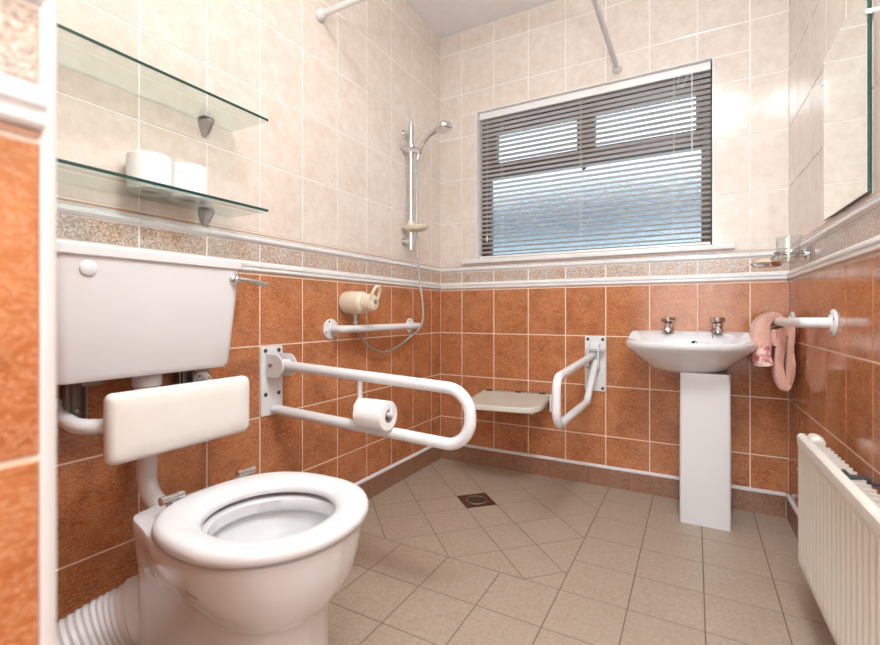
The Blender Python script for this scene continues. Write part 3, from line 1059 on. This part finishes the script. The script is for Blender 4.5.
# curtain rail round the shower corner
cr = thing('curtain_rail', (XL, 1.389, 2.065), 'white L shaped shower curtain rail high on the left and back walls', 'curtain rail')
mb = MB(); mb.tube(fillet([(XL + .004, 1.389, 2.065), (-.334, 1.389, 2.067), (-.334, YB - .004, 2.066)], .12, 10), .0125, 'rod', 16); mb.build('rod', cr)
mb = MB(); mb.lathe([(.023, .0018), (.024, .010), (.019, .026), (.015, .034)], 'rod', (XL, 1.389, 2.065), (1, 0, 0), 24); mb.build('end_cup', cr)
mb = MB(); mb.lathe([(.023, .0018), (.024, .010), (.019, .026), (.015, .034)], 'rod', (-.334, YB, 2.066), (0, -1, 0), 24); mb.build('end_cup', cr)

# folding shower seat
ss = thing('bench', (-.845, 2.18, .44), 'cream folding bench seat fixed low on the back wall of the shower corner', 'bench')
mb = MB()
secs = []
def sw(x, y, z):
    # the seat hangs a little askew on its hinges and dips towards the front
    c, s_ = math.cos(.13), math.sin(.13)
    dx, dy = x + .845, y - 2.36
    return (-.845 + dx * c - dy * s_, 2.372 + dx * s_ + dy * c, z + dy * .03)
def seat_sec(d, z, n=0):
    x0, x1, y0, y1 = -1.030 + d, -.660 - d, 1.995 + d, 2.350 - d
    pts = []
    for cx, cy, r, a0 in ((x1, y1, .02, 0), (x0, y1, .02, PI / 2), (x0, y0, .085, PI), (x1, y0, .085, 1.5 * PI)):
        ox = -r if cx > -.8 else r
        oy = -r if cy > 2.2 else r
        for k in range(7):
            a = a0 + PI / 2 * k / 6
            pts.append(sw(cx + ox + r * math.cos(a), cy + oy + r * math.sin(a), z))
    return pts
mb.loft([seat_sec(.010, .412), seat_sec(.0, .417), seat_sec(.0, .432), seat_sec(.004, .438), seat_sec(.014, .440), seat_sec(.026, .437), seat_sec(.04, .436)], 'seat_cream')
mb.build('seat', ss, angle=50)
mb = MB()
for x in (-.985, -.705):
    mb = MB()
    mb.tube([sw(x, 2.36, .404), sw(x, 2.06, .404)], .009, 'white_metal', 12)
    mb.box((x - .02, YB - .070, .365), (x + .02, YB - .0018, .415), 'white_metal')
    mb.build('support_arm', ss)
mb = MB(); mb.tube([sw(-1.026, 2.354, .434), sw(-.664, 2.354, .434)], .0075, 'steel', 12); mb.build('hinge_rod', ss)
for x in (-.99, -.83, -.70):
    h = MB(); h.box((x - .016, 2.338, .4335), (x + .016, 2.356, .4445), 'black', sw); h.build('hinge_slot', ss)
mb = MB()
mb.box((-.657, 2.300, .358), (-.647, 2.338, .446), 'white_metal', sw)
mb.lathe([(.012, 0), (.012, .02), (.009, .026)], 'white_metal', sw(-.647, 2.318, .432), (1, 0, 0), 16)
mb.build('side_bracket', ss, bevel=.001)

# floor drain
dr = thing('floor_drain', (-.882, 1.940, 0), 'square brown metal drain set diagonally in the shower floor', 'drain')
def diag(u, v, n): return (-.882 + (u - v) * .70711, 1.940 + (u + v) * .70711, n)
mb = MB()
h_ = .0695
for a, b in (((-h_, -h_), (h_, -.048)), ((-h_, .048), (h_, h_)), ((-h_, -.048), (-.048, .048)), ((.048, -.048), (h_, .048))):
    mb.box((a[0], a[1], -.002), (b[0], b[1], .0012), 'drain', diag)
mb.box((-h_, -h_, -.004), (h_, h_, -.0018), 'black', diag)
mb.build('frame', dr)
mb = MB()
ring = [diag(.046 * math.cos(2 * PI * k / 36), .046 * math.sin(2 * PI * k / 36), .001) for k in range(36)]
mb.tube(ring, .0028, 'grey_metal', 8, closed=True)
for k in range(-4, 5):
    o = k * .0098
    w = math.sqrt(max(0, .043 ** 2 - o * o))
    mb.box((o - .0028, -w, -.001), (o + .0028, w, .0018), 'drain', diag)
mb.build('grille', dr)
mb = MB()
sq = [(-.05, -.05), (.05, -.05), (.05, .05), (-.05, .05)]
for i in range(4):
    a = .046
    cxs, cys = (1 if sq[i][0] > 0 else -1), (1 if sq[i][1] > 0 else -1)
    P = [diag(cxs * .049, cys * .049, .0008)] + [diag(cxs * a * math.cos(t), cys * a * math.sin(t), .0008) for t in [PI / 2 * k / 8 for k in range(9)]]
    vs = [mb.bm.verts.new(p) for p in P]
    mb.face(vs, 'drain')
mb.build('corner_web', dr)

# ------------------------------------------------------------------ basin and pedestal
BXC = -.026
ba = thing('basin', (BXC, 2.2, .63), 'white ceramic wash basin on the back wall beneath the window corner', 'basin')
half = [(0, 2.409), (.10, 2.409), (.175, 2.409), (.202, 2.400), (.222, 2.355), (.238, 2.29), (.244, 2.22), (.234, 2.145), (.202, 2.075), (.145, 2.025), (.073, 2.000), (0, 1.994)]
CYB = 2.22
dense = catmull([(p[0], p[1], 0) for p in half], 12)
poly = [(p.x, p.y) for p in dense] + [(-p.x, p.y) for p in dense[-2:0:-1]]
def radial(poly, n=88):
    out = []
    for k in range(n):
        a = 2 * PI * k / n
        d = Vector((math.cos(a), math.sin(a)))
        best = 0
        for i in range(len(poly)):
            p, q = Vector((poly[i - 1][0], poly[i - 1][1] - CYB)), Vector((poly[i][0], poly[i][1] - CYB))
            e = q - p
            den = d.x * e.y - d.y * e.x
            if abs(den) < 1e-12: continue
            t = (p.x * e.y - p.y * e.x) / den
            s = (p.x * d.y - p.y * d.x) / den
            if t > 0 and -1e-6 <= s <= 1 + 1e-6: best = max(best, t)
        out.append((a, best))
    return out
RO = radial(poly)
def sstep(a, b, x):
    t = min(1, max(0, (x - a) / (b - a)))
    return t * t * (3 - 2 * t)
def bas(s, z, yc=CYB, lift=1.0, back=1.0):
    out = []
    for a, r in RO:
        x = BXC + r * s * math.cos(a)
        y = yc + r * s * math.sin(a)
        if back and math.sin(a) > 0: y = max(y, min(CYB + r * math.sin(a), 2.409 if s > .96 else y))
        out.append((x, y, z + lift * .035 * sstep(2.24, 2.33, y)))
    return out
def ell(rx, ry, cy, z, lift=0.0):
    return [(BXC + rx * math.cos(a), cy + ry * math.sin(a), z + lift * .035 * sstep(2.24, 2.33, cy + ry * math.sin(a))) for a, r in RO]
mb = MB()
mb.loft([bas(.36, .614, 2.26, 0), bas(.46, .616, 2.26, 0), bas(.60, .634, 2.252, 0), bas(.80, .676, 2.236, 0), bas(.93, .706, 2.226, .2), bas(.985, .722, CYB, .7), bas(.998, .730, CYB, 1), bas(1.0, .738, CYB, 1), bas(.992, .746, CYB, 1), bas(.97, .748, CYB, 1), bas(.93, .746, CYB, 1),
         ell(.195, .128, 2.165, .741, 1), ell(.187, .120, 2.165, .733, .5), ell(.170, .108, 2.165, .705), ell(.14, .088, 2.17, .678), ell(.08, .05, 2.175, .663), ell(.02, .02, 2.18, .660)], 'ceramic')
bowl_b = mb.build('bowl', ba, angle=60)
mb = MB(); mb.lathe([(.011, 0), (.011, .003), (.008, .004), (.008, .002), (.001, .002)], 'black', (BXC + .024, 2.283, .733), (0, -1, .35), 18); mb.build('overflow', ba)
mb = MB(); mb.lathe([(.021, .0), (.021, .004), (.014, .005), (.001, .003)], 'chrome', (BXC, 2.18, .659), (0, 0, 1), 20); mb.build('waste', ba)
mb = MB()
chain = catmull([(.062, 2.335, .784), (.068, 2.300, .775), (.066, 2.285, .750), (.066, 2.276, .726)], 8)
mb.tube(chain, [.0022 if i % 2 else .0014 for i in range(len(chain))], 'chrome', 8)
mb.lathe([(.016, 0), (.017, .008), (.012, .012), (.003, .016)], 'chrome', (.050, 2.272, .716), (0, -1, .6), 18)
mb.build('plug_and_chain', ba)

def tap(loc, label):
    t = thing('basin_tap', loc, label, 'tap', 'basin taps')
    x, y, z = loc
    mb = MB()
    mb.lathe([(.026, 0), (.026, .005), (.020, .009), (.018, .030), (.020, .034), (.020, .040), (.012, .044)], 'chrome', loc, (0, 0, 1), 22)
    mb.tube(catmull([(x, y, z + .026), (x, y - .035, z + .032), (x, y - .070, z + .029), (x, y - .082, z + .014)], 6), [.011] * 10 + [.0095] * 9, 'chrome', 14)
    mb.build('body', t)
    mb = MB()
    secs = []
    for s, zz in ((.6, .043), (1, .047), (1.05, .060), (.9, .067), (.3, .070)):
        secs.append([(x + .025 * s * (1 + .13 * math.cos(4 * 2 * PI * k / 40)) * math.cos(2 * PI * k / 40), y + .025 * s * (1 + .13 * math.cos(4 * 2 * PI * k / 40)) * math.sin(2 * PI * k / 40), z + zz) for k in range(40)])
    mb.loft(secs, 'chrome'); mb.build('handle', t)
    return t
t1 = tap((-.105, 2.345, .778), 'left chrome pillar tap standing on the back ledge of the basin')
copy_tree(t1, (.088, 2.345, .778), 'right chrome pillar tap on the basin ledge, beside the plug chain')

mb = MB()
PX0, PX1 = -.055, .127
def ped(d, z, dy=0): return [((PX0 + PX1) / 2 + p[0], 2.268 + dy + p[1], z) for p in rrect((PX1 - PX0) / 2 - d, .122 - d, .012)]
mb.loft([ped(0, 0), ped(0, .3), ped(.001, .5), ped(.002, .618)], 'ceramic')
tag(mb.build('basin_pedestal', loc=(.036, 2.268, 0)), 'flat fronted white pedestal standing on the floor under the basin', 'pedestal')

# ------------------------------------------------------------------ towel on the right grab rail
tw = thing('towel', (.28, 2.25, .83), 'folded pink hand towel with a flowered border over the end of the right grab rail', 'towel')
def sheet(path, thick, y0, y1, m, name, bandz=None, wob=.003):
    P = catmull([(p[0], 0, p[1]) for p in path], 7)
    n = len(P)
    Th = []
    for i in range(n):
        t = i / (n - 1) * (len(thick) - 1)
        k = min(int(t), len(thick) - 2)
        Th.append(thick[k] + (thick[k + 1] - thick[k]) * (t - k))
    mb = MB()
    ny = 8
    L_, R_ = [], []
    for i in range(n):
        t = (P[min(i + 1, n - 1)] - P[max(i - 1, 0)]).normalized()
        nn = Vector((t.z, 0, -t.x))
        e = 1.0
        if i in (0, n - 1): e = .55
        L_.append(P[i] + nn * Th[i] / 2 * e); R_.append(P[i] - nn * Th[i] / 2 * e)
    prof = L_ + R_[::-1]
    secs = []
    for j in range(ny + 1):
        f = j / ny
        y = y0 + (y1 - y0) * f
        sec = []
        for i, p in enumerate(prof):
            edge = .82 if j in (0, ny) else 1.0
            c = P[i] if i < n else P[2 * n - 1 - i]
            q = c + (p - c) * edge
            w = wob * math.sin(31 * q.z + 7 * f + i * .15)
            sec.append((q.x + w, y + wob * math.sin(23 * q.z + 3 * q.x * 10) , q.z))
        secs.append(sec)
    mb.loft(secs, m, False, False)
    N2 = len(prof)
    mb.bm.verts.ensure_lookup_table()
    for base in (0, ny * N2):
        for i in range(n - 1):
            mb.face([mb.bm.verts[base + q_] for q_ in (i, i + 1, N2 - 2 - i, N2 - 1 - i)], m)
    if bandz:
        mb.mi(bandz[2])
        for f in mb.bm.faces:
            c = f.calc_center_median()
            if bandz[0] < c.z < bandz[1] and c.x < bandz[3]: f.material_index = mb.mi(bandz[2])
    return mb.build(name, tw, angle=80)
bx, bz = f_right(2.26, .829, .068)[0], .829
sheet([(bx - .045, .655), (bx - .050, .70), (bx - .052, .76), (bx - .048, .815), (bx - .020, .850), (bx + .008, .845), (bx + .020, .815), (bx + .022, .775)],
      [.060, .064, .062, .054, .038, .024, .020, .018], 2.185, 2.325, 'towel', 'front_fold', (.655, .735, 'band', bx + .03))
sheet([(bx - .010, .735), (bx - .012, .78), (bx - .012, .80)], [.018, .020, .018], 2.19, 2.30, 'towel', 'inner_fold')
sheet([(bx + .010, .806), (bx + .008, .75), (bx + .005, .66), (bx + .008, .598), (bx + .021, .574), (bx + .034, .598), (bx + .037, .66), (bx + .038, .75), (bx + .038, .815)],
      [.024, .030, .031, .029, .026, .029, .031, .029, .022], 2.185, 2.315, 'towel', 'hanging_fold')

# ------------------------------------------------------------------ tumbler and soap holder
ho = thing('tumbler_holder', f_right(2.03, 1.07, 0), 'chrome holder for tumbler and soap on the border tiles of the right wall', 'holder')
TX, TYY, TZ = .282, 1.965, 1.035
mb = MB()
wp = Vector(f_right(2.03, 1.072, .010))
mb.lathe([(.024, 0), (.024, .006), (.016, .010), (.012, .020)], 'chrome', wp, nr, 24)
mb.lathe([(.020, 0), (.020, .006), (.006, .010)], 'chrome', wp + Vector((-.022, 0, -.002)), (0, 0, -1), 16)
mb.tube([wp + nr * .01, Vector((TX + .036, TYY + .025, 1.072))], .007, 'chrome', 12)
mb.build('wall_mount', ho)
mb = MB()
mb.tube([(TX + .0385 * math.cos(2 * PI * k / 36), TYY + .0385 * math.sin(2 * PI * k / 36), 1.072) for k in range(36)], .0035, 'chrome', 8, closed=True)
mb.tube(catmull([(TX - .02, TYY + .034, 1.072), (TX - .035, TYY + .06, 1.066), (.235, 2.055, 1.045)], 6), .005, 'chrome', 10)
mb.build('ring_arm', ho)
mb = MB()
DX, DY = .232, 2.060
mb.lathe([(.020, 1.030), (.040, 1.033), (.050, 1.042), (.052, 1.047), (.049, 1.047), (.038, 1.038), (.001, 1.036)], 'chrome', (DX, DY, 0), (0, 0, 1), 32)
mb.build('soap_tray', ho)
mb = MB()
mb.loft([[(DX + .036 * s * math.cos(2 * PI * k / 28), DY + .026 * s * math.sin(2 * PI * k / 28), z) for k in range(28)] for s, z in ((.7, 1.0385), (1, 1.044), (1, 1.054), (.8, 1.060), (.3, 1.062))], 'soap')
tag(mb.build('soap_bar', loc=(DX, DY, 1.038)), 'cream bar of soap lying on the chrome tray above the basin corner', 'soap')
mb = MB()
mb.lathe([(.027, 0), (.030, .003), (.0345, .060), (.0365, .092), (.0350, .092), (.0325, .060), (.0285, .006), (.001, .006)], 'tumbler', (TX, TYY, TZ), (0, 0, 1), 32)
tag(mb.build('tumbler', loc=(TX, TYY, TZ)), 'clear glass tumbler standing in the chrome ring in the right corner', 'tumbler')

# ------------------------------------------------------------------ mirror
mi = thing('wall_mirror', f_right(1.615, 1.15, 0), 'rectangular frameless mirror on the cream tiles of the right wall', 'mirror')
mb = MB()
mb.box((1.432, 1.148, .008), (1.811, 1.643, .0135), 'glass_edge', f_right)
mb.mi('mirror')
mb.bm.normal_update()
for f in mb.bm.faces:
    if abs(f.normal.dot(nr)) > .9 and f.calc_center_median().dot(nr) > Vector(f_right(1.6, 1.4, .011)).dot(nr): f.material_index = 1
mb.build('mirror_glass', mi)
for u, z in ((1.432, 1.57), (1.811, 1.57)):
    h = MB(); h.box((u - .005, z - .005, .0018), (u + .005, z + .005, .0165), 'plastic', f_right); h.build('clip', mi, bevel=.001)

# ------------------------------------------------------------------ radiator
ra = thing('radiator', (.29, 1.15, .14), 'cream ribbed panel radiator low on the right wall beneath the grab rail', 'radiator')
RY0, RY1, RZ0, RZ1 = .66, 1.655, .140, .519
# panel plane is parallel to the wall: v is the distance from it
def f_rad(u, v, n): return f_right(u, v, n)
RN = .103
mb = MB()
nrib = 29
pts = []
steps = nrib * 8
for i in range(steps + 1):
    u = RY0 + .012 + (RY1 - RY0 - .024) * i / steps
    ph = (i % 8) / 8
    d = .0045 * (0.5 - 0.5 * math.cos(2 * PI * ph)) ** .6
    pts.append((u, d))
prof = [(RY0, -.006)] + pts + [(RY1, -.006)]
rows = []
for z, k, off in ((RZ0 + .004, 0, -.010), (RZ0, 0, -.004), (RZ0 + .010, .0, .002), (RZ0 + .028, .2, .003), (RZ0 + .038, 1, .003), (RZ1 - .042, 1, .003), (RZ1 - .034, .1, .004), (RZ1 - .024, 0, .0055), (RZ1 - .004, 0, .0055), (RZ1, 0, .002), (RZ1, 0, -.012)):
    rows.append([f_rad(u, z, RN + off - (d * k if d > 0 else (0 if d == 0 else .006))) for u, d in prof])
mb.loft(rows, 'rad', False, False, closed=False)
mb.box((RY0, RZ0 + .004, RN - .014), (RY1, RZ1 - .002, RN - .0105), 'rad', f_rad)
mb.build('panel', ra, angle=40)
mb = MB()
n = 30
u0, u1 = RY0 + .03, RY1 - .075
zz = []
for i in range(n * 2 + 1):
    u = u0 + (u1 - u0) * i / (n * 2)
    zz.append((u, RN - .0115 if i % 2 == 0 else RN - .050))
A_ = [f_rad(u, RZ0 + .03, d) for u, d in zz] + [f_rad(u, RZ0 + .03, d - .0025) for u, d in zz[::-1]]
B_ = [f_rad(u, RZ1 - .013, d) for u, d in zz] + [f_rad(u, RZ1 - .013, d - .0025) for u, d in zz[::-1]]
mb.loft([A_, B_], 'rad'); mb.build('convector_fins', ra, angle=20)
mb = MB()
q = Vector((dR.x, dR.y, 0))
vc = Vector(f_rad(RY1 - .012, .492, RN - .046))
mb.lathe([(.012, 0), (.012, .022), (.019, .026), (.021, .050), (.018, .074), (.010, .080)], 'rad', vc, q, 22)
mb.build('valve', ra)
mb = MB()
mb.tube(fillet([f_rad(RY1 - .001, .480, RN - .046), f_rad(RY1 - .001, .230, RN - .046), f_rad(RY1 - .001, .230, .0025)], .03, 5), .0075, 'rad', 12)
mb.build('supply_pipe', ra)
mb = MB()
mb.box((1.318, .5065, RN - .030), (1.350, .5115, RN - .0225), 'dark_plastic', f_rad)
mb.box((1.300, .498, RN - .062), (1.318, .5105, RN - .0235), 'dark_plastic', f_rad)
mb.box((1.303, .494, .0025), (1.313, .502, RN - .062), 'dark_plastic', f_rad)
mb.build('wall_bracket', ra, bevel=.002)
